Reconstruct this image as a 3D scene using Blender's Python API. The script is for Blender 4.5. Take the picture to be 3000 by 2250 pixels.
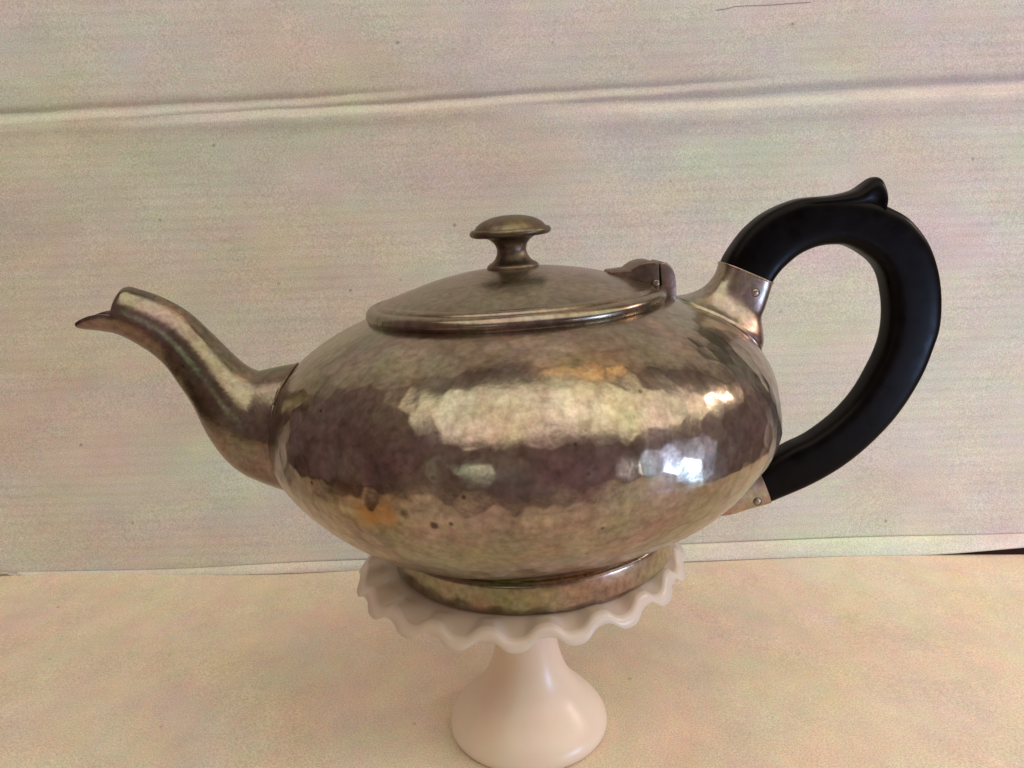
import bpy, bmesh, math, random
import numpy as np
from mathutils import Vector, Matrix, kdtree
PI = math.pi
random.seed(4); rng = np.random.default_rng(7)
for o in list(bpy.data.objects): bpy.data.objects.remove(o)
scene = bpy.context.scene
C = scene.collection

# ------------------------------------------------------------------ camera
cam_d = bpy.data.cameras.new('camera'); cam = bpy.data.objects.new('camera', cam_d); C.objects.link(cam)
pitch, roll = math.radians(12.96), math.radians(1.8)
fw = Vector((0, math.cos(pitch), -math.sin(pitch))); rt = Vector((1, 0, 0)); up = rt.cross(fw)
rt2 = rt*math.cos(roll) - up*math.sin(roll); up2 = up*math.cos(roll) + rt*math.sin(roll)
m = Matrix((rt2, up2, -fw)).transposed().to_4x4(); m.translation = Vector((0, -.275, .199))
cam.matrix_world = m
cam_d.sensor_width = 36; cam_d.lens = 2347.5/3000*36; cam_d.clip_start = .01; cam_d.clip_end = 50
scene.camera = cam

# ------------------------------------------------------------------ world and lamps
w = bpy.data.worlds.new('World'); scene.world = w; w.use_nodes = True
w.node_tree.nodes['Background'].inputs[0].default_value = (.132, .082, .088, 1)
w.node_tree.nodes['Background'].inputs[1].default_value = 1.0
def area(name, loc, target, sx, sy, watt, col, shape='RECTANGLE', spread=180):
    l = bpy.data.lights.new(name, 'AREA'); l.shape = shape; l.size = sx; l.size_y = sy; l.energy = watt; l.color = col
    l.spread = math.radians(spread)
    o = bpy.data.objects.new(name, l); C.objects.link(o); o.location = loc
    o.rotation_euler = (Vector(target)-Vector(loc)).to_track_quat('-Z', 'Y').to_euler(); return o
area('ceiling_light', (.80, -.60, 1.0), (.80, -.5999, 0), 3.0, 1.2, 14.2, (.98, .945, .775))
area('warm_strip_light', (.15, .07, .70), (.15, .0699, 0), .24, .05, .09, (1, .62, .30))
area('blue_screen_light', (.50, -.285, .045), (.03, -.06, .13), .16, .07, .62, (.42, .60, 1), 'ELLIPSE')
area('pale_side_light', (.36, -.42, .07), (.02, -.08, .13), .045, .022, .03, (.85, .9, 1), 'ELLIPSE')
area('green_side_light', (-.22, -.56, .185), (-.01, -.084, .13), .24, .15, .048, (.66, 1, .80), 'ELLIPSE')
area('pale_gap_light', (-.17, -.55, .180), (-.01, -.084, .13), .035, .05, .012, (1, .97, .80), 'ELLIPSE')
area('dim_blue_light', (.64, -.36, .12), (.03, -.06, .13), .42, .22, .17, (.60, .66, 1), 'ELLIPSE')
pl = bpy.data.lights.new('bulb_light', 'POINT'); pl.energy = 3.0; pl.color = (1, .80, .68); pl.shadow_soft_size = .05
po = bpy.data.objects.new('bulb_light', pl); C.objects.link(po); po.location = (.76, .06, .46)
vs = scene.view_settings
vs.view_transform = 'Standard'; vs.look = 'None'; vs.gamma = 1; vs.exposure = .45; vs.use_curve_mapping = False
scene.render.engine = 'CYCLES'

# ------------------------------------------------------------------ material helpers
class NT:
    def __init__(s, name):
        s.m = bpy.data.materials.new(name); s.m.use_nodes = True; s.t = s.m.node_tree
        s.b = s.t.nodes['Principled BSDF']
    def n(s, typ, **kw):
        nd = s.t.nodes.new(typ)
        for k, v in kw.items():
            if k.startswith('i_'):
                key = k[2:]; key = int(key) if key.isdigit() else key.replace('_', ' ')
                nd.inputs[key].default_value = v
            else: setattr(nd, k, v)
        return nd
    def l(s, a, b): s.t.links.new(a, b)
    def coord(s, scale=(1, 1, 1), rot=(0, 0, 0)):
        tc = s.n('ShaderNodeTexCoord'); mp = s.n('ShaderNodeMapping')
        mp.inputs['Scale'].default_value = scale; mp.inputs['Rotation'].default_value = rot
        s.l(tc.outputs['Object'], mp.inputs[0]); return mp.outputs[0]
    def noise(s, vec, scale, detail=3, rough=.5, dist=0):
        n = s.n('ShaderNodeTexNoise'); n.inputs['Scale'].default_value = scale; n.inputs['Detail'].default_value = detail
        n.inputs['Roughness'].default_value = rough; n.inputs['Distortion'].default_value = dist
        s.l(vec, n.inputs['Vector']); return n
    def ramp(s, fac, stops):
        r = s.n('ShaderNodeValToRGB'); e = r.color_ramp.elements
        while len(e) < len(stops): e.new(.5)
        for i, (p, c) in enumerate(stops): e[i].position = p; e[i].color = (*c, 1) if len(c) == 3 else c
        s.l(fac, r.inputs[0]); return r.outputs[0]
    def mix(s, a, b, fac, mode='MIX'):
        mx = s.n('ShaderNodeMix', data_type='RGBA', blend_type=mode)
        if isinstance(fac, (int, float)): mx.inputs[0].default_value = fac
        else: s.l(fac, mx.inputs[0])
        for k, v in ((6, a), (7, b)):
            if isinstance(v, tuple): mx.inputs[k].default_value = (*v, 1)
            else: s.l(v, mx.inputs[k])
        return mx.outputs[2]
    def maprange(s, v, a, b, c, d):
        mr = s.n('ShaderNodeMapRange'); s.l(v, mr.inputs[0])
        for i, x in enumerate((a, b, c, d)): mr.inputs[i+1].default_value = x
        return mr.outputs[0]
    def bump(s, h, strength, dist, nrm=None):
        b = s.n('ShaderNodeBump'); b.inputs['Strength'].default_value = strength; b.inputs['Distance'].default_value = dist
        s.l(h, b.inputs['Height'])
        if nrm is not None: s.l(nrm, b.inputs['Normal'])
        return b.outputs[0]

def hue_mottle(s, vec, scale, amt, base, seed=0.):
    """slow drift of hue (pinkish, greenish, yellowish) over a base colour"""
    n = s.noise(vec, scale, 2, .55, .3)
    sub = s.n('ShaderNodeVectorMath', operation='SUBTRACT'); s.l(n.outputs['Color'], sub.inputs[0]); sub.inputs[1].default_value = (.5, .5, .5)
    sc = s.n('ShaderNodeVectorMath', operation='SCALE'); s.l(sub.outputs[0], sc.inputs[0]); sc.inputs['Scale'].default_value = amt
    ad = s.n('ShaderNodeVectorMath', operation='ADD'); s.l(sc.outputs[0], ad.inputs[0]); ad.inputs[1].default_value = (1, 1, 1)
    mu = s.n('ShaderNodeVectorMath', operation='MULTIPLY'); s.l(ad.outputs[0], mu.inputs[0])
    if isinstance(base, tuple): mu.inputs[1].default_value = base
    else: s.l(base, mu.inputs[1])
    return mu.outputs[0]

def card_material(name, base, streak_scale, amt=.30, ribs=False):
    s = NT(name)
    v = s.coord(); vst = s.coord(streak_scale)
    c = hue_mottle(s, vst, 26, amt, base)
    c = hue_mottle(s, vst, 95, amt*.6, c); c = hue_mottle(s, v, 420, amt*.6, c)
    st = s.noise(vst, 60, 5, .6)                       # fibre streaks
    c = s.mix(c, s.ramp(st.outputs[0], [(.3, (.93, .925, .92)), (.7, (1.04, 1.04, 1.04))]), 1, 'MULTIPLY')
    if ribs:                                             # faint ribbing of the corrugated board
        wv = s.n('ShaderNodeTexWave', wave_type='BANDS', bands_direction='Z', wave_profile='SIN'); s.l(s.coord((.12, .12, 1), (0, math.radians(1.2), 0)), wv.inputs['Vector'])
        for k, x in (('Scale', 58), ('Distortion', 1.6), ('Detail', 3), ('Detail Scale', 1.5), ('Detail Roughness', .6)): wv.inputs[k].default_value = x
        c = s.mix(c, s.ramp(wv.outputs['Fac'], [(.0, (.955, .95, .95)), (.6, (1.02, 1.02, 1.02))]), s.maprange(s.noise(v, 14, 2).outputs[0], .35, .65, .2, 1), 'MULTIPLY')
    g = s.noise(v, 1500, 3, .7)                         # paper grain
    c = s.mix(c, s.ramp(g.outputs[0], [(.34, (.70, .69, .68)), (.66, (1.12, 1.12, 1.12))]), .9, 'MULTIPLY')
    sp = s.n('ShaderNodeTexVoronoi'); sp.inputs['Scale'].default_value = 42; s.l(v, sp.inputs['Vector'])     # a few brown specks in the card
    c = s.mix(c, (.16, .10, .07), s.ramp(sp.outputs['Distance'], [(.0, (.75,)*3), (.05, (0,)*3)]))
    s.l(c, s.b.inputs['Base Color']); s.b.inputs['Roughness'].default_value = .75
    s.b.inputs['Specular IOR Level'].default_value = .25
    nb = s.bump(st.outputs[0], .5, .0006); nb = s.bump(g.outputs[0], .35, .0002, nb)
    s.l(nb, s.b.inputs['Normal'])
    return s.m
M_back = card_material('white_card_backdrop', (.80, .77, .685), (.5, 1, 1), .30, True)
M_floor = card_material('white_card_floor', (.85, .725, .575), (1, .75, 1))

def pewter(name, base=(.42, .36, .30), rough=(.20, .34), bumpy=.25, hue=.45, spots=()):
    s = NT(name); v = s.coord()
    big = s.noise(v, 38, 4, .6, .4); fine = s.noise(v, 420, 4, .65)
    c = hue_mottle(s, v, 24, hue*.9, base); c = hue_mottle(s, v, 55, hue, c)
    c = hue_mottle(s, v, 190, hue*.6, c)
    c = s.mix(c, s.ramp(big.outputs[0], [(.30, (.70, .66, .58)), (.68, (1.12, 1.10, 1.08))]), 1, 'MULTIPLY')
    c = s.mix(c, s.ramp(fine.outputs[0], [(.32, (.68, .66, .64)), (.66, (1.12, 1.12, 1.12))]), 1, 'MULTIPLY')
    pit = s.n('ShaderNodeTexVoronoi'); pit.inputs['Scale'].default_value = 120; s.l(v, pit.inputs['Vector'])
    pm = s.ramp(pit.outputs['Distance'], [(.05, (.8,)*3), (.10, (0,)*3)])
    thr = s.noise(v, 60, 1); pm = s.mix(pm, (0, 0, 0), s.ramp(thr.outputs[0], [(.52, (1,)*3), (.60, (0,)*3)]))
    c = s.mix(c, (.06, .045, .035), pm)
    if spots:                                           # darker along the ridges between hammer marks, paler in the dishes
        hm = s.n('ShaderNodeAttribute', attribute_name='hammer')
        c = s.mix(c, s.ramp(hm.outputs['Fac'], [(.0, (.66, .60, .56)), (.30, (.88, .86, .84)), (.75, (1.10, 1.10, 1.12))]), s.maprange(s.noise(v, 24, 3).outputs[0], .38, .66, .12, .75), 'MULTIPLY')
    tc = s.n('ShaderNodeTexCoord')
    for (p, r, col, k) in spots:                        # stains and nicks, and an orange reflection painted into the colour
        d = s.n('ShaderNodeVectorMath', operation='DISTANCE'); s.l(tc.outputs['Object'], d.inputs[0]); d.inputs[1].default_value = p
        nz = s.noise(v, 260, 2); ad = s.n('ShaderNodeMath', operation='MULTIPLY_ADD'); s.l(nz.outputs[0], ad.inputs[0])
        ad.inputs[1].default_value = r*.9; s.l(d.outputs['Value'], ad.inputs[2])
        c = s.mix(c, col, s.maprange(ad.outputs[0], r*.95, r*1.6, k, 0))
    s.l(c, s.b.inputs['Base Color']); s.b.inputs['Metallic'].default_value = .93
    s.l(s.maprange(big.outputs[0], .3, .7, rough[0], rough[1]), s.b.inputs['Roughness'])
    mid = s.noise(v, 130, 3, .6)
    nb = s.bump(mid.outputs[0], bumpy, .0006); nb = s.bump(fine.outputs[0], bumpy*.7, .00012, nb)
    s.l(nb, s.b.inputs['Normal'])
    return s.m
M_lid = pewter('lid_pewter', (.335, .285, .22), (.20, .34), .12, .35)
M_spout = pewter('spout_pewter', (.262, .215, .172), (.18, .30), .30, .45)
M_socket = pewter('socket_pewter', (.43, .365, .285), (.24, .36), .3, .5)
M_foot = pewter('foot_pewter', (.37, .31, .235), (.18, .30), .25, .5)
M_dark = pewter('knob_pewter', (.19, .145, .105), (.34, .48), .7, .5)

s = NT('black_wood'); v = s.coord((1, .25, 1)); n = s.noise(v, 160, 4, .6)
s.l(s.ramp(n.outputs[0], [(.3, (.0015, .0010, .0010)), (.7, (.004, .0022, .002))]), s.b.inputs['Base Color'])
s.l(s.maprange(n.outputs[0], .3, .7, .26, .42), s.b.inputs['Roughness']); s.b.inputs['Specular IOR Level'].default_value = .09
s.l(s.bump(n.outputs[0], .25, .0002), s.b.inputs['Normal']); M_wood = s.m

s = NT('milk_glass'); v = s.coord(); c = hue_mottle(s, v, 60, .14, (.83, .695, .555))
s.l(c, s.b.inputs['Base Color']); s.b.inputs['Roughness'].default_value = .30
s.b.inputs['Subsurface Weight'].default_value = .15; s.b.inputs['Subsurface Radius'].default_value = (.006, .005, .004); s.b.inputs['Subsurface Scale'].default_value = 1
n = s.noise(v, 90, 2); s.l(s.bump(n.outputs[0], .12, .0008), s.b.inputs['Normal']); M_milk = s.m

s = NT('brown_wood_table'); v = s.coord((1, .12, 1)); n = s.noise(v, 30, 5, .6, .6)
s.l(s.ramp(n.outputs[0], [(.3, (.035, .018, .010)), (.7, (.12, .055, .026))]), s.b.inputs['Base Color']); s.b.inputs['Roughness'].default_value = .5
s.l(s.bump(n.outputs[0], .3, .001), s.b.inputs['Normal']); M_table = s.m

# ------------------------------------------------------------------ mesh helpers
def link(name, verts, faces, mat, parent=None, smooth=True, sharp=None):
    me = bpy.data.meshes.new(name); me.from_pydata([tuple(map(float, v)) for v in verts], [], faces); me.update()
    bm = bmesh.new(); bm.from_mesh(me); bmesh.ops.recalc_face_normals(bm, faces=bm.faces); bm.to_mesh(me); bm.free()
    if smooth: me.polygons.foreach_set('use_smooth', [True]*len(me.polygons))
    if sharp: me.set_sharp_from_angle(angle=math.radians(sharp))
    me.materials.append(mat)
    o = bpy.data.objects.new(name, me); C.objects.link(o)
    if parent: o.parent = parent
    return o
def grid_faces(nr, nc, wrap=True, off=0):
    f = []
    for i in range(nr-1):
        for j in range(nc if wrap else nc-1):
            k = (j+1) % nc
            f.append((off+i*nc+j, off+i*nc+k, off+(i+1)*nc+k, off+(i+1)*nc+j))
    return f
def catmull(P, n):
    P = np.asarray(P, float); Q = np.vstack([2*P[0]-P[1], P, 2*P[-1]-P[-2]]); out = []
    L = np.r_[0, np.cumsum(np.linalg.norm(np.diff(P, axis=0), axis=1))]
    for t in np.linspace(0, L[-1], n):
        i = min(np.searchsorted(L, t, side='right')-1, len(P)-2); u = (t-L[i])/max(L[i+1]-L[i], 1e-12)
        a, b, c, d = Q[i], Q[i+1], Q[i+2], Q[i+3]
        out.append(.5*((2*b)+(c-a)*u+(2*a-5*b+4*c-d)*u*u+(3*b-a-3*c+d)*u**3))
    return np.array(out)
def lathe(name, prof, n, mat, parent=None, smooth_n=None, sharp=None, center=(0, 0), fn=None):
    P = catmull(prof, smooth_n) if smooth_n else np.array(prof, float)
    th = np.linspace(0, 2*PI, n, endpoint=False)
    V = np.array([[center[0]+r*math.cos(t), center[1]+r*math.sin(t), z] for r, z in P for t in th])
    if fn is not None: V = fn(V)
    F = grid_faces(len(P), n)
    F.append(tuple(range(n))[::-1]); F.append(tuple(range((len(P)-1)*n, len(P)*n)))
    return link(name, V, F, mat, parent, True, sharp or 50)
def ring_tube(name, pts, rad, mat, parent, closed=True, n=10):
    pts = [Vector(p) for p in pts]; N = len(pts); V = []; 
    for i, p in enumerate(pts):
        a = pts[(i-1) % N] if closed or i else pts[0]; b = pts[(i+1) % N] if closed or i < N-1 else pts[-1]
        t = (b-a).normalized(); s_ = t.cross(Vector((.13, .21, .97))).normalized(); q = t.cross(s_)
        for k in range(n):
            an = 2*PI*k/n; V.append(p+(s_*math.cos(an)+q*math.sin(an))*rad)
    F = grid_faces(N, n)
    if closed: F += [((N-1)*n+k, (N-1)*n+(k+1) % n, (k+1) % n, k) for k in range(n)]
    else: F += [tuple(range(n)), tuple(range((N-1)*n, N*n))]
    return link(name, V, F, mat, parent)
def prism(name, poly, v0, v1, bev, mat, parent, taper=None, segs=3):
    bm = bmesh.new(); A = []; B = []
    for (u, z) in poly:
        k = taper(u) if taper else 1
        A.append(bm.verts.new((u, v0*k, z))); B.append(bm.verts.new((u, v1*k, z)))
    bm.faces.new(A); bm.faces.new(B[::-1])
    for i in range(len(A)):
        j = (i+1) % len(A); bm.faces.new((A[i], B[i], B[j], A[j]))
    bmesh.ops.recalc_face_normals(bm, faces=bm.faces)
    bmesh.ops.bevel(bm, geom=bm.edges[:], offset=bev, segments=segs, profile=.5, affect='EDGES', clamp_overlap=True)
    me = bpy.data.meshes.new(name); bm.to_mesh(me); bm.free()
    me.polygons.foreach_set('use_smooth', [True]*len(me.polygons)); me.set_sharp_from_angle(angle=math.radians(40)); me.materials.append(mat)
    o = bpy.data.objects.new(name, me); C.objects.link(o); o.parent = parent; return o
def tag(o, label=None, cat=None, kind=None):
    if label: o['label'] = label
    if cat: o['category'] = cat
    if kind: o['kind'] = kind
def sm(a, b, x):
    t = np.clip((np.asarray(x, float)-a)/(b-a), 0, 1); return t*t*(3-2*t)

# ------------------------------------------------------------------ setting: wooden table, card lying on it, card standing behind
tb = bmesh.new(); bmesh.ops.create_cube(tb, size=1)
for vv in tb.verts: vv.co = Vector((vv.co.x*1.3, vv.co.y*1.0+.02, vv.co.z*.03-.0195))
bmesh.ops.bevel(tb, geom=tb.edges[:], offset=.003, segments=2, affect='EDGES')
me = bpy.data.meshes.new('table'); tb.to_mesh(me); tb.free(); me.materials.append(M_table)
o = bpy.data.objects.new('table', me); C.objects.link(o); tag(o, 'brown wooden table top under the white card', None, 'structure')

# floor card: slightly cockled sheet 1.5 mm thick
nx, ny = 260, 220
xs = np.linspace(-.40, .40, nx); ys = np.linspace(-.38, .1395, ny)
X, Y = np.meshgrid(xs, ys)
Yb = Y + .006*sm(.06, .14, Y)*np.clip((X-.03)/.25, -1, 1)*(-.9) + .004*sm(.06, .14, Y)*sm(-.1, -.28, X)
Z = .0006*np.sin(X*21+Y*9+1)*sm(.03, .2, np.hypot(X, Y)) + .0005*np.sin(Y*46+X*12)*sm(.05, .2, np.hypot(X, Y))
Z = Z + .0036*sm(.115, .14, Y)*sm(-.10, -.24, X)*(1-.8*sm(-.265, -.30, X)) - .0016*sm(.12, .14, Y)*sm(.20, .29, X)
Z = Z - Z[(np.abs(ys)).argmin(), (np.abs(xs)).argmin()]
V = np.stack([X, Yb, Z], -1).reshape(-1, 3); V2 = V - [0, 0, .0015]
F = grid_faces(ny, nx, False); nV = len(V); F += [tuple(reversed([i+nV for i in f])) for f in F]
def border():
    b = [j for j in range(nx)] + [i*nx+nx-1 for i in range(1, ny)] + [(ny-1)*nx+j for j in range(nx-2, -1, -1)] + [i*nx for i in range(ny-2, 0, -1)]
    return b
bd = border(); F += [(bd[i], bd[(i+1) % len(bd)], bd[(i+1) % len(bd)]+nV, bd[i]+nV) for i in range(len(bd))]
fl = link('card_sheet', np.vstack([V, V2]), F, M_floor, None, True, 60)
tag(fl, 'cream white card sheet lying flat under the glass stand', 'card sheet')

# backdrop card: upright panel with shingled creases, its foot folded forward
bk = bpy.data.objects.new('card_backdrop', None); C.objects.link(bk)
tag(bk, 'white card backdrop standing behind the teapot, creased across the top and folded at its foot', 'backdrop')
Y0 = .142
def crease(X, Z, x0, z0, x1, z1, xa, xb, xc, xd, amp, wid=.0024):
    """step along a sloping line: the card below stands proud, the card above dips in"""
    zl = z0+(z1-z0)*(X-x0)/(x1-x0)+.0003*np.sin(X*40+x0*90)+.00015*np.sin(X*147)
    k = sm(xa, xb, X)*(1-sm(xc, xd, X)); d = Z-zl
    g = np.where(d > 0, np.exp(-(np.abs(d)/(wid*.62))**1.5), 1-sm(0, wid*1.9, -d))           # groove: steep flank above, long flank below
    lean = -.45*np.exp(-((d+wid*2.6)/(wid*1.6))**2)                                          # swollen crown under the groove
    return amp*k*(g+lean)
nx = 420
xs = np.linspace(-.36, .35, nx)
zs = np.concatenate([np.linspace(.0075, .225, 110)[:-1], np.linspace(.225, .268, 150), np.linspace(.268, .70, 90)[1:]])
X, Zg = np.meshgrid(xs, zs)
zc = .0018+.0022*sm(-.22, -.06, xs)+.0035*sm(-.02, .14, xs)+.0004*np.sin(xs*40)
Zg = zc[None, :]+(Zg-.0075)*(.70-zc[None, :])/.6925
def back_y(X, Z):
    y = np.full_like(X, Y0)
    y += crease(X, Z, -.248, .2478, -.10, .2515, -.6, -.5, -.12, -.02, .0017, .0028)
    y += crease(X, Z, -.20, .2432, .06, .2512, -.22, -.12, .06, .16, .0016)
    y += crease(X, Z, .004, .2436, .257, .2492, -.02, .09, .9, 1., .0030, .0036)
    y += .0014*np.sin(X*9+1.2)*sm(.02, .2, Z)+.0006*np.sin(X*17-Z*14)+.0003*np.sin(Z*38+X*6)
    y += .010*sm(.252, .50, Z)                                                  # upper flap leans back
    return y
Yg = back_y(X, Zg)
V = np.stack([X, Yg, Zg], -1).reshape(-1, 3)
up_o = link('upright_panel', V, grid_faces(len(zs), nx, False), M_back, bk)
md = up_o.modifiers.new('thickness', 'SOLIDIFY'); md.thickness = .002; md.offset = -1 if False else 1
# forward-folded foot of the backdrop
rows = []
ns = 14
yb = back_y(xs, zc)
lift = .0035*sm(.215, .30, xs)+.0045*sm(-.262, -.292, xs)
for i in range(ns):
    t = i/(ns-1)
    zt = zc*(1-t)+(-.0001+lift)*t + .0005*math.sin(t*PI)
    fl_ = .0065*(.35+.65*sm(-.06, .12, xs)) + .0012*np.sin(xs*30)
    yt = yb - fl_*t**.9 - .0008*math.sin(t*PI)
    rows.append(np.stack([xs, yt, zt], -1))
V = np.concatenate(rows)
ff = link('folded_foot', V, grid_faces(ns, nx, False), M_back, bk)
md = ff.modifiers.new('thickness', 'SOLIDIFY'); md.thickness = .0012; md.offset = 1

tx = np.array([.1045, .110, .113, .119, .126, .134, .143, .150]); tz = np.array([.2852, .2858, .2866, .2868, .2867, .2869, .2873, .2874])
ty = back_y(tx, tz)-.00005
M_tear = NT('torn_card_edge').m; M_tear.node_tree.nodes['Principled BSDF'].inputs['Base Color'].default_value = (.34, .28, .20, 1)
ring_tube('torn_edge', list(zip(tx, ty, tz)), .00014, M_tear, bk, False, 8)
# ------------------------------------------------------------------ ruffled milk-glass stand
st = bpy.data.objects.new('glass_stand', None); C.objects.link(st); st.location = (.0012, 0, 0)
tag(st, 'white milk glass pedestal stand with a ruffled rim under the teapot', 'cake stand')
TILT = math.radians(2.6)
ped = lathe('pedestal', [(.0012, .0), (.020, .0), (.0285, .0004), (.0302, .0022), (.0299, .0048), (.0280, .0080), (.0240, .0125), (.0195, .0170), (.0160, .0220), (.0135, .0280),
      (.0118, .035), (.0108, .043), (.0110, .051), (.0135, .058), (.0200, .0635), (.030, .0660), (.0015, .0662)], 128, M_milk, st, 150); ped.location.x = .0012
NT_, NL = 720, 20
prof_top = [(.0, 0), (.020, 0), (.040, 0), (.0500, -.0002)]
def dish_pt(r, th, z, w_):
    ph = NL*(th + math.radians(92.4))
    wave = math.sin(1.35*math.cos(ph))/math.sin(1.35)                                  # +1 at the outward lobes
    rr = r + w_*(.0007*wave+.0002*math.sin(3*th)); zz = z - w_*(.0018*(.72+.28*math.cos(th+.9)))*wave
    x = rr*math.cos(th); y = rr*math.sin(th)
    return (x, y, .0737 + zz + (x-.005)*math.tan(TILT))
loop = [(.001, -.0002, 0), (.030, -.0002, 0), (.0440, -.0003, .0), (.0490, -.0005, .15), (.0515, -.0007, .55), (.0540, -.0011, .85), (.0565, -.0014, 1.0), (.0581, -.0013, 1.0), (.0594, -.0015, 1.0), (.0603, -.0023, 1.0),
        (.0604, -.0034, 1.0), (.0597, -.0044, 1.0), (.0580, -.0049, .95), (.0550, -.0054, .7), (.0510, -.0060, .35), (.044, -.0066, .05), (.030, -.0072, 0), (.001, -.0074, 0)]
LP = catmull(loop, 110)
th = np.linspace(0, 2*PI, NT_, endpoint=False)
V = [dish_pt(r, t, z, w_) for r, z, w_ in LP for t in th]
F = grid_faces(len(LP), NT_) + [tuple(range(NT_))[::-1], tuple(range((len(LP)-1)*NT_, len(LP)*NT_))]
link('ruffled_dish', V, F, M_milk, st)

# ------------------------------------------------------------------ teapot
pot = bpy.data.objects.new('teapot', None); C.objects.link(pot)
tag(pot, 'hammered tarnished pewter teapot with a black wooden handle standing on the ruffled glass stand', 'teapot')
yaw = math.radians(4)
Tm = Matrix.Rotation(-TILT, 4, 'Y') @ Matrix.Rotation(yaw, 4, 'Z')
Tm.translation = Vector((.0062, 0, .0746)); pot.matrix_world = Tm
R_, ZE, HU, HL, NU, NLo = .0868, .0468, .0481, .0486, 2.7856, 1.4648
def brad(z):
    z = np.asarray(z, float)-ZE
    q = np.where(z > 0, np.abs(z/HU)**NU, np.abs(z/HL)**NLo)
    return R_*np.sqrt(np.clip(1-q, 0, 1))
spots = [((-.031, -.080, .0445), .0012, (.05, .035, .03), .8), ((-.0265, -.0815, .0452), .0008, (.06, .04, .03), .8), ((-.023, -.0822, .0448), .0006, (.06, .04, .03), .8), ((.012, -.083, .0405), .0008, (.05, .035, .03), .7),
         ((.034, -.079, .051), .0009, (.05, .04, .035), .8), ((.036, -.078, .046), .0008, (.05, .04, .035), .8), ((.010, -.0665, .080), .0025, (.16, .13, .09), .7),
         ((-.048, -.0685, .0455), .0050, (.46, .22, .06), .7), ((-.043, -.073, .0465), .0045, (.42, .20, .06), .6), ((-.0385, -.0765, .0475), .0016, (.10, .06, .04), .8), ((-.055, -.066, .052), .0035, (.28, .15, .12), .6)]  # orange entries paint a floor reflection into the metal's colour
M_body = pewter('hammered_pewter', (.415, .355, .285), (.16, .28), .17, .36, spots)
# profile samples: lower wall from the collar to the shoulder under the lid
tt = np.linspace(0, 1, 300)
zb = np.concatenate([ZE-(ZE-.0133)*np.cos(tt[:150]/tt[149]*PI/2)**1.0, ZE+(.0898-ZE)*np.sin(tt[:151]/tt[150]*PI/2)[1:]])
rb = brad(zb)
k_ = zb < .0205
rb[k_] = rb[k_] - (.0563-.0490)*np.clip((.0205-zb[k_])/.0072, 0, 1)**1.7
NTH = 840
th = np.linspace(0, 2*PI, NTH, endpoint=False)
TH, ZZ = np.meshgrid(th, zb); RR = np.repeat(rb[:, None], NTH, 1)
# hammer marks: shallow dishes in staggered rows
cen = []
L = np.r_[0, np.cumsum(np.hypot(np.diff(rb), np.diff(zb)))]
sarc = .003; row = 0
while sarc < L[-1]-.002:
    r = np.interp(sarc, L, rb); z = np.interp(sarc, L, zb); nd = int(2*PI*r/.0066)
    for k in range(nd):
        a_ = 2*PI*(k+.5*(row % 2)+rng.uniform(-.38, .38))/nd; ds = rng.uniform(-.0020, .0020)
        r2 = np.interp(sarc+ds, L, rb); z2 = np.interp(sarc+ds, L, zb); cen.append((r2*math.cos(a_), r2*math.sin(a_), z2))
    sarc += .0054; row += 1
kd = kdtree.KDTree(len(cen)); [kd.insert(c_, i) for i, c_ in enumerate(cen)]; kd.balance()
depth = rng.uniform(.25, 1.5, len(cen))
P = np.stack([RR*np.cos(TH), RR*np.sin(TH), ZZ], -1)
disp = np.zeros(P.shape[:2])
amp_z = .55+.45*sm(.09, .075, zb)*1.0
for i in range(P.shape[0]):
    for j in range(NTH):
        f = kd.find_n(P[i, j], 2); d1, d2 = f[0][2], f[1][2]
        e1 = depth[f[0][1]]*(1-(d1/.0042)**2); e2 = depth[f[1][1]]*(1-(d2/.0042)**2)
        k_ = min(1, (d2-d1)/.0006); e = e1*(.5+.5*k_)+e2*(.5-.5*k_)
        disp[i, j] = e
NRM = np.stack([np.cos(TH), np.sin(TH), 0*TH], -1)
dr = np.gradient(rb); dz = np.gradient(zb); nl_ = np.hypot(dr, dz); nr_ = dz/nl_; nz_ = -dr/nl_
N3 = np.stack([nr_[:, None]*np.cos(TH), nr_[:, None]*np.sin(TH), np.repeat(nz_[:, None], NTH, 1)], -1)
# long shallow dents from years of use
dent = .00030*np.sin(3*TH+ZZ*70+1)+.00022*np.sin(5*TH-ZZ*55+.4)+.00013*np.sin(11*TH+ZZ*160)
edge = sm(.0135, .019, ZZ)*(1-sm(.084, .0895, ZZ))
P = P - N3*(disp*.00014*amp_z[:, None]*edge)[..., None] + N3*(dent*edge)[..., None]
inner = [(.0475, .0898), (.0475, .0880)]
V = np.concatenate([P.reshape(-1, 3)] + [np.array([[r*math.cos(t), r*math.sin(t), z] for t in th]) for r, z in inner])
nr = len(zb)+len(inner); F = grid_faces(nr, NTH)
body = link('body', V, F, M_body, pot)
at = body.data.attributes.new('hammer', 'FLOAT', 'POINT'); at.data.foreach_set('value', np.concatenate([(disp*edge).reshape(-1), np.zeros(len(inner)*NTH)]).astype(np.float32))
# collar and foot ring
lathe('foot_ring', [(.0440, -.0010), (.0488, -.0010), (.0494, -.0007), (.0503, .0001), (.0507, .0012), (.0508, .0050), (.0506, .0084), (.0503, .0094), (.0497, .0099), (.0486, .0103), (.0480, .0110), (.0478, .0119), (.0483, .0129), (.0490, .0136), (.0440, .0142)],
      256, M_foot, pot, 110)
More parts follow.
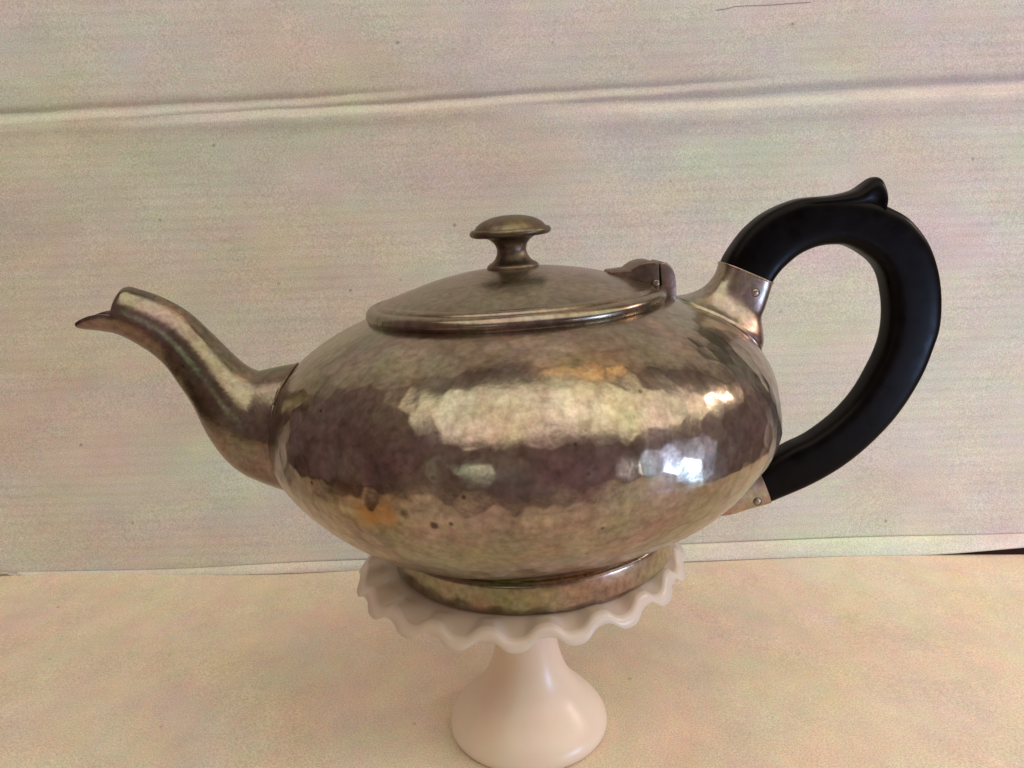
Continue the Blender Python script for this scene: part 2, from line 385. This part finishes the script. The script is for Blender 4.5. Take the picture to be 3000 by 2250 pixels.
# lid
lid = lathe('lid', [(.0440, .0874), (.0494, .0875), (.0504, .0881), (.0510, .0893), (.0511, .0904), (.0506, .0915), (.0496, .0923), (.0484, .0925), (.0477, .0922), (.0472, .0924), (.0465, .0931), (.0455, .0935),
      (.0445, .0937), (.0400, .0953), (.0340, .0972), (.0270, .0992), (.0200, .1005), (.0120, .1016), (.0060, .1021), (.0008, .1022)], 256, M_lid, pot, 170)
for vv in lid.data.vertices:
    a_ = math.atan2(vv.co.y, vv.co.x); r = vv.co.xy.length
    vv.co.z += .00012*math.sin(3*a_+1)*r/.05 + .00010*math.sin(7*a_)*(r/.05)**2 + .0001*math.sin(a_*2+r*160)
knob = lathe('knob', [(.0086, .1008), (.0089, .1018), (.0087, .1028), (.0078, .1036), (.0070, .1040), (.0060, .1050), (.0052, .1066), (.0050, .1082), (.0056, .1100), (.0072, .1116), (.0090, .1123), (.0118, .1125),
      (.0133, .1130), (.0138, .1138), (.0136, .1146), (.0129, .1152), (.0123, .1150), (.0119, .1156), (.0108, .1168), (.0088, .1180), (.0060, .1189), (.0030, .1194), (.0005, .1195)], 96, M_dark, lid, 110)
# hinge
M_h = M_dark; M_knuckle = pewter('knuckle_pewter', (.30, .235, .20), (.34, .48), .7, .4)
leaf = prism('hinge_leaf', [(.0318, .0974), (.0321, .0984), (.0389, .0984), (.0402, .0992), (.0420, .1001), (.0445, .1007), (.0468, .1007), (.0484, .1000), (.0484, .0925), (.0478, .0905), (.0440, .0922), (.0400, .0945)], -.0085, .0085, .0016, M_h, lid,
             lambda u: .55+.45*float(sm(.032, .042, u)))
kn = prism('hinge_knuckle', [(.0489, .0990), (.0495, .1001), (.0508, .1001), (.0522, .0992), (.0533, .0978), (.0541, .0955), (.0544, .0915), (.0543, .0880), (.0533, .0845), (.0505, .0845), (.0500, .0885), (.0493, .0915)], -.0075, .0078, .0014, M_knuckle, pot)
pinv = prism('hinge_pin', [(.0470+.0011*math.cos(a), .0935+.0011*math.sin(a)) for a in np.linspace(0, 2*PI, 14, endpoint=False)], -.0093, .0093, .0003, M_socket, pot)

# spout
U = [(-74.0, 78.5), (-80.0, 75.0), (-85.9, 73.4), (-90.8, 74.2), (-94.2, 76.5), (-97.2, 79.8), (-101.1, 85.1), (-105.1, 90.4), (-109.0, 95.2), (-113.6, 99.2), (-119.6, 102.9), (-124.8, 105.2), (-127.3, 106.1), (-129.3, 105.8), (-130.7, 104.3)]
Lw = [(-76.0, 25.0), (-86.5, 30.6), (-93.0, 34.4), (-98.5, 38.0), (-102.9, 42.2), (-106.6, 47.9), (-109.6, 54.5), (-112.4, 63.6), (-115.7, 71.0), (-119.1, 78.0), (-123.0, 82.9), (-127.1, 86.5), (-130.0, 88.7), (-132.4, 90.2), (-134.4, 91.2)]
HW = [20, 18.4, 16.6, 15.2, 14.0, 12.8, 11.3, 9.8, 8.9, 8.2, 7.6, 7.2, 7.0, 6.7, 6.4]
Us = catmull(U, 70)/1000; Ls = catmull(Lw, 70)/1000
# re-pair by section index
def pair(A, n): 
    A = np.array(A, float); Q = np.vstack([2*A[0]-A[1], A, 2*A[-1]-A[-2]]); out = []
    for t in np.linspace(0, len(A)-1, n):
        i = min(int(t), len(A)-2); u = t-i; a, b, c, d = Q[i:i+4]
        out.append(.5*((2*b)+(c-a)*u+(2*a-5*b+4*c-d)*u*u+(3*b-a-3*c+d)*u**3))
    return np.array(out)
Us = pair(U, 71)/1000; Ls = pair(Lw, 71)/1000; Hs = pair(np.array(HW)[:, None], 71)[:, 0]/1000
NS = 64; th = np.linspace(0, 2*PI, NS, endpoint=False)
rings = []
for a_, b_, h_ in zip(Us, Ls, Hs):
    c_ = (a_+b_)/2; hv = (a_-b_)/2; ring = []
    for t in th:
        q = hv*math.cos(t); sv = math.sin(t)
        ring.append([c_[0]+q[0], h_*sv, c_[1]+q[1]])
    rings.append(np.array(ring))
# first ring: seat it on the body wall
def seat(p, off=.0004):
    z = p[2]; r = float(brad(z)); uu = -math.sqrt(max(r*r-p[1]**2, 1e-8)); return np.array([uu-off, p[1], z])
base = rings[5].copy(); cz = base[:, 2].mean()
ring0 = []
for j in range(NS):
    t = th[j]; z = .0518+.0234*math.cos(t); y_ = .0185*math.sin(t); ring0.append(seat([0, y_, z], .0003))
ring0 = np.array(ring0)
# blend from the seated ring out into the free spout
K = 14; blend = []
for k in range(K):
    t = k/K
    blend.append(ring0*(1-t)**2*1.0 + rings[K]*(t**2) + 2*t*(1-t)*(rings[max(2, K//3)]))
spr = blend+rings[K:]
V = np.concatenate(spr); F = grid_faces(len(spr), NS)
base_i = (len(spr)-1)*NS; last = spr[-1]; ids = [base_i+j for j in range(NS//4, 3*NS//4+1)]
# pouring lip: half rings running out to the tip
Rm = [(-132.55, 97.75), (-135.6, 98.4), (-139.8, 98.0), (-143.6, 96.8), (-145.6, 95.8), (-146.6, 95.0)]
Lm = [(-134.4, 91.2), (-137.4, 92.0), (-141.0, 92.8), (-143.8, 93.3), (-145.6, 93.8), (-146.5, 94.3)]
Hm = [6.4, 6.2, 5.4, 4.1, 2.6, .8]
Rm, Lm, Hm = pair(Rm, 16)/1000, pair(Lm, 16)/1000, pair(np.array(Hm)[:, None], 16)[:, 0]/1000
V = list(V); prev = ids
for k in range(1, 16):
    cur = []
    for j in range(NS//4, 3*NS//4+1):
        t = th[j]; q = -math.cos(t); c_ = Rm[k]+(Lm[k]-Rm[k])*q
        cur.append(len(V)); V.append([c_[0], Hm[k]*math.sin(t), c_[1]])
    for a_ in range(len(cur)-1): F.append((prev[a_], prev[a_+1], cur[a_+1], cur[a_]))
    prev = cur
sp = link('spout', V, F, M_spout, pot)
md = sp.modifiers.new('thickness', 'SOLIDIFY'); md.thickness = .0009; md.offset = -1
md = sp.modifiers.new('rounding', 'BEVEL'); md.width = .0003; md.segments = 2; md.limit_method = 'ANGLE'; md.angle_limit = math.radians(50)
ring_tube('spout_collar', [seat(p, .0004) for p in ring0], .00038, M_dark, pot)

# handle
outer = [(72.9, 97.6), (75.4, 101.5), (81.6, 108.5), (89.4, 113.8), (98.5, 117.0), (104.8, 117.7), (112.1, 117.4), (119.3, 116.4), (126.7, 114.7), (133.5, 111.8), (140.1, 107.6), (146.7, 99.6), (150.8, 90.1), (152.7, 79.9), (152.7, 69.5), (150.7, 61.8), (146.3, 50.7), (138.4, 38.3), (128.8, 28.3), (117.2, 20.0), (104.0, 13.7), (88.0, 8.5)]
inner_ = [(89.0, 88.9), (90.8, 91.5), (93.6, 94.4), (98.0, 97.8), (101.8, 99.5), (105.5, 100.3), (110.3, 100.4), (114.5, 99.8), (118.5, 98.0), (122.2, 95.5), (125.4, 92.6), (128.0, 88.5), (129.6, 82.5), (130.4, 76.0), (130.1, 69.0), (128.7, 62.9), (125.8, 56.4), (120.2, 47.0), (112.8, 39.2), (103.5, 32.6), (95.0, 28.9), (83.2, 22.6)]
thick = [12.8, 12.6, 12.2, 12, 12, 12, 12, 12, 12, 12, 12, 12, 12, 12, 12, 12, 12, 12, 12, 12, 12, 11.8]
def sections(O_, I_, T_, n, ex=3.2, ns=48):
    O_, I_, T_ = pair(O_, n)/1000, pair(I_, n)/1000, pair(np.array(T_)[:, None], n)[:, 0]/2000
    out = []
    for a_, b_, h_ in zip(O_, I_, T_):
        c_ = (a_+b_)/2; hv = (a_-b_)/2; r_ = []
        for t in np.linspace(0, 2*PI, ns, endpoint=False):
            cc, ss = math.cos(t), math.sin(t)
            cu = math.copysign(abs(cc)**(2/ex), cc); su = math.copysign(abs(ss)**(2/ex), ss)
            r_.append([c_[0]+hv[0]*cu, h_*su, c_[1]+hv[1]*cu])
        out.append(np.array(r_))
    return out
_c = np.array([-1., 62.])
outer = [tuple(_c+(np.array(p)-_c)*(1-np.array([.013, .004])*min(1, i/3, (21-i)/3))) for i, p in enumerate(outer)]
inner_ = [tuple(_c+(np.array(p)-_c)*(1+.011*min(1, max(0, i-2)/3, (21-i)/3))) for i, p in enumerate(inner_)]
sec = sections(outer, inner_, thick, 150, 4.0)
V = list(np.concatenate(sec)); F = grid_faces(len(sec), 48)+[tuple(range(48))[::-1], tuple(range((len(sec)-1)*48, len(sec)*48))]
# thumb rest grown out of the top of the handle (same wood)
To = [(90.0, 113.0), (98.5, 116.9), (104.8, 117.7), (112.1, 117.9), (117.5, 118.4), (121.5, 119.4), (124.8, 121.3), (127.6, 122.9), (129.8, 122.4), (131.1, 120.2), (131.7, 117.5), (131.7, 115.2), (130.9, 112.6)]
Ti = [(90.5, 110.0), (99.0, 113.0), (105.5, 113.5), (112.0, 113.4), (117.0, 113.0), (120.5, 112.9), (122.5, 112.7), (124.3, 112.3), (125.7, 112.0), (126.8, 111.6), (127.7, 111.2), (128.4, 110.8), (129.0, 110.0)]
Tt = [8, 10, 11, 11.4, 11.5, 11.4, 11.2, 10.6, 10.4, 10.6, 11, 11, 11]
hd = link('handle', V, F, M_wood, pot, True, 50)
To = [tuple(_c+(np.array(p)-_c)*(1-np.array([.014, .006]))) for p in To]
Ti = [tuple(_c+(np.array(p)-_c)*(1-np.array([.014, .006]))) for p in Ti]
s2 = sections(To, Ti, Tt, 70, 2.6); 
link('thumb_rest', np.concatenate(s2), grid_faces(len(s2), 48)+[tuple(range(48))[::-1], tuple(range((len(s2)-1)*48, len(s2)*48))], M_wood, hd)

# upper socket: sleeve flaring to a saddle on the shoulder
SL = [(72.4, 97.6), (71.2, 94.2), (69.0, 91.2), (66.0, 88.9), (61.5, 87.3), (57.5, 87.0)]
SR = [(89.5, 89.2), (88.2, 85.2), (86.6, 80.8), (85.2, 77.6), (85.4, 73.8), (86.6, 70.6)]
ST = [14.2, 14.6, 15.4, 17.4, 21.5, 25.5]
s3 = sections(SL, SR, ST, 40, 3.4, 72)
ea = np.array([-.9, 0, 1.0])
def drop(p, off):
    """slide a point down the socket axis until it sits on the body wall"""
    d = np.array([-.55, 0, -.835]); q = np.array(p, float)
    for _ in range(4000):
        if q[2] < .0948 and math.hypot(q[0], q[1]) < float(brad(q[2]))+off: break
        q = q+d*.00005
    return q
lip = []
cen3 = s3[-1].mean(0)
for k, (sc_, off) in enumerate([(1.02, .0016), (1.05, .0009), (1.06, .0002), (1.04, -.0006)]):
    lip.append(np.array([drop(cen3+(p-cen3)*sc_+np.array([.004, 0, .0063]), off) for p in s3[-1]]))
# relax: blend the last sleeve rows towards the saddle
rows_ = s3[:-1]
for k in range(28, len(rows_)):
    t = ((k-28)/(len(rows_)-28))**1.8; rows_[k] = rows_[k]*(1-t)+(lip[0]+np.array([0, 0, .0002]))*t
s4 = rows_+lip
soc = link('handle_socket', np.concatenate(s4), grid_faces(len(s4), 72)+[tuple(range(72))[::-1]], M_socket, pot, True, 40)
# rim band where wood meets metal
ring_tube('socket_rim', s3[0]*1.0, .00035, M_socket, soc, True, 8)
def pin(u, z, v, parent, r=.00125):
    bm = bmesh.new(); bmesh.ops.create_uvsphere(bm, u_segments=18, v_segments=10, radius=r)
    for vv in bm.verts: vv.co = Vector((vv.co.x+u, vv.co.y*.35+v, vv.co.z+z))
    me = bpy.data.meshes.new('pin'); bm.to_mesh(me); bm.free(); me.polygons.foreach_set('use_smooth', [True]*len(me.polygons)); me.materials.append(M_socket)
    o = bpy.data.objects.new('pin', me); C.objects.link(o); o.parent = parent
    ring_tube('pin_seat', [(u+1.12*r*math.cos(a), v-.0000, z+1.12*r*math.sin(a)) for a in np.linspace(0, 2*PI, 20, endpoint=False)], .00018, M_dark, parent, True, 6)
pin(.0817, .0872, -.00735, soc)
# lower socket
BO = [(88.3, 8.0), (84, 7.2), (79.5, 6.5), (71.7, 5.1), (62, 6.2), (52, 9.5)]
BI = [(83.0, 23.0), (80, 21.8), (76, 20.4), (70, 18.6), (62, 17.2), (52, 16.0)]
s5 = sections(BO, BI, [13.2, 13.2, 13.4, 14, 15, 15], 30, 3.2)
soc2 = link('handle_socket', np.concatenate(s5), grid_faces(len(s5), 48)+[tuple(range(48))[::-1], tuple(range((len(s5)-1)*48, len(s5)*48))], M_socket, pot, True, 40)
pin(.0822, .0108, -.0067, soc2)
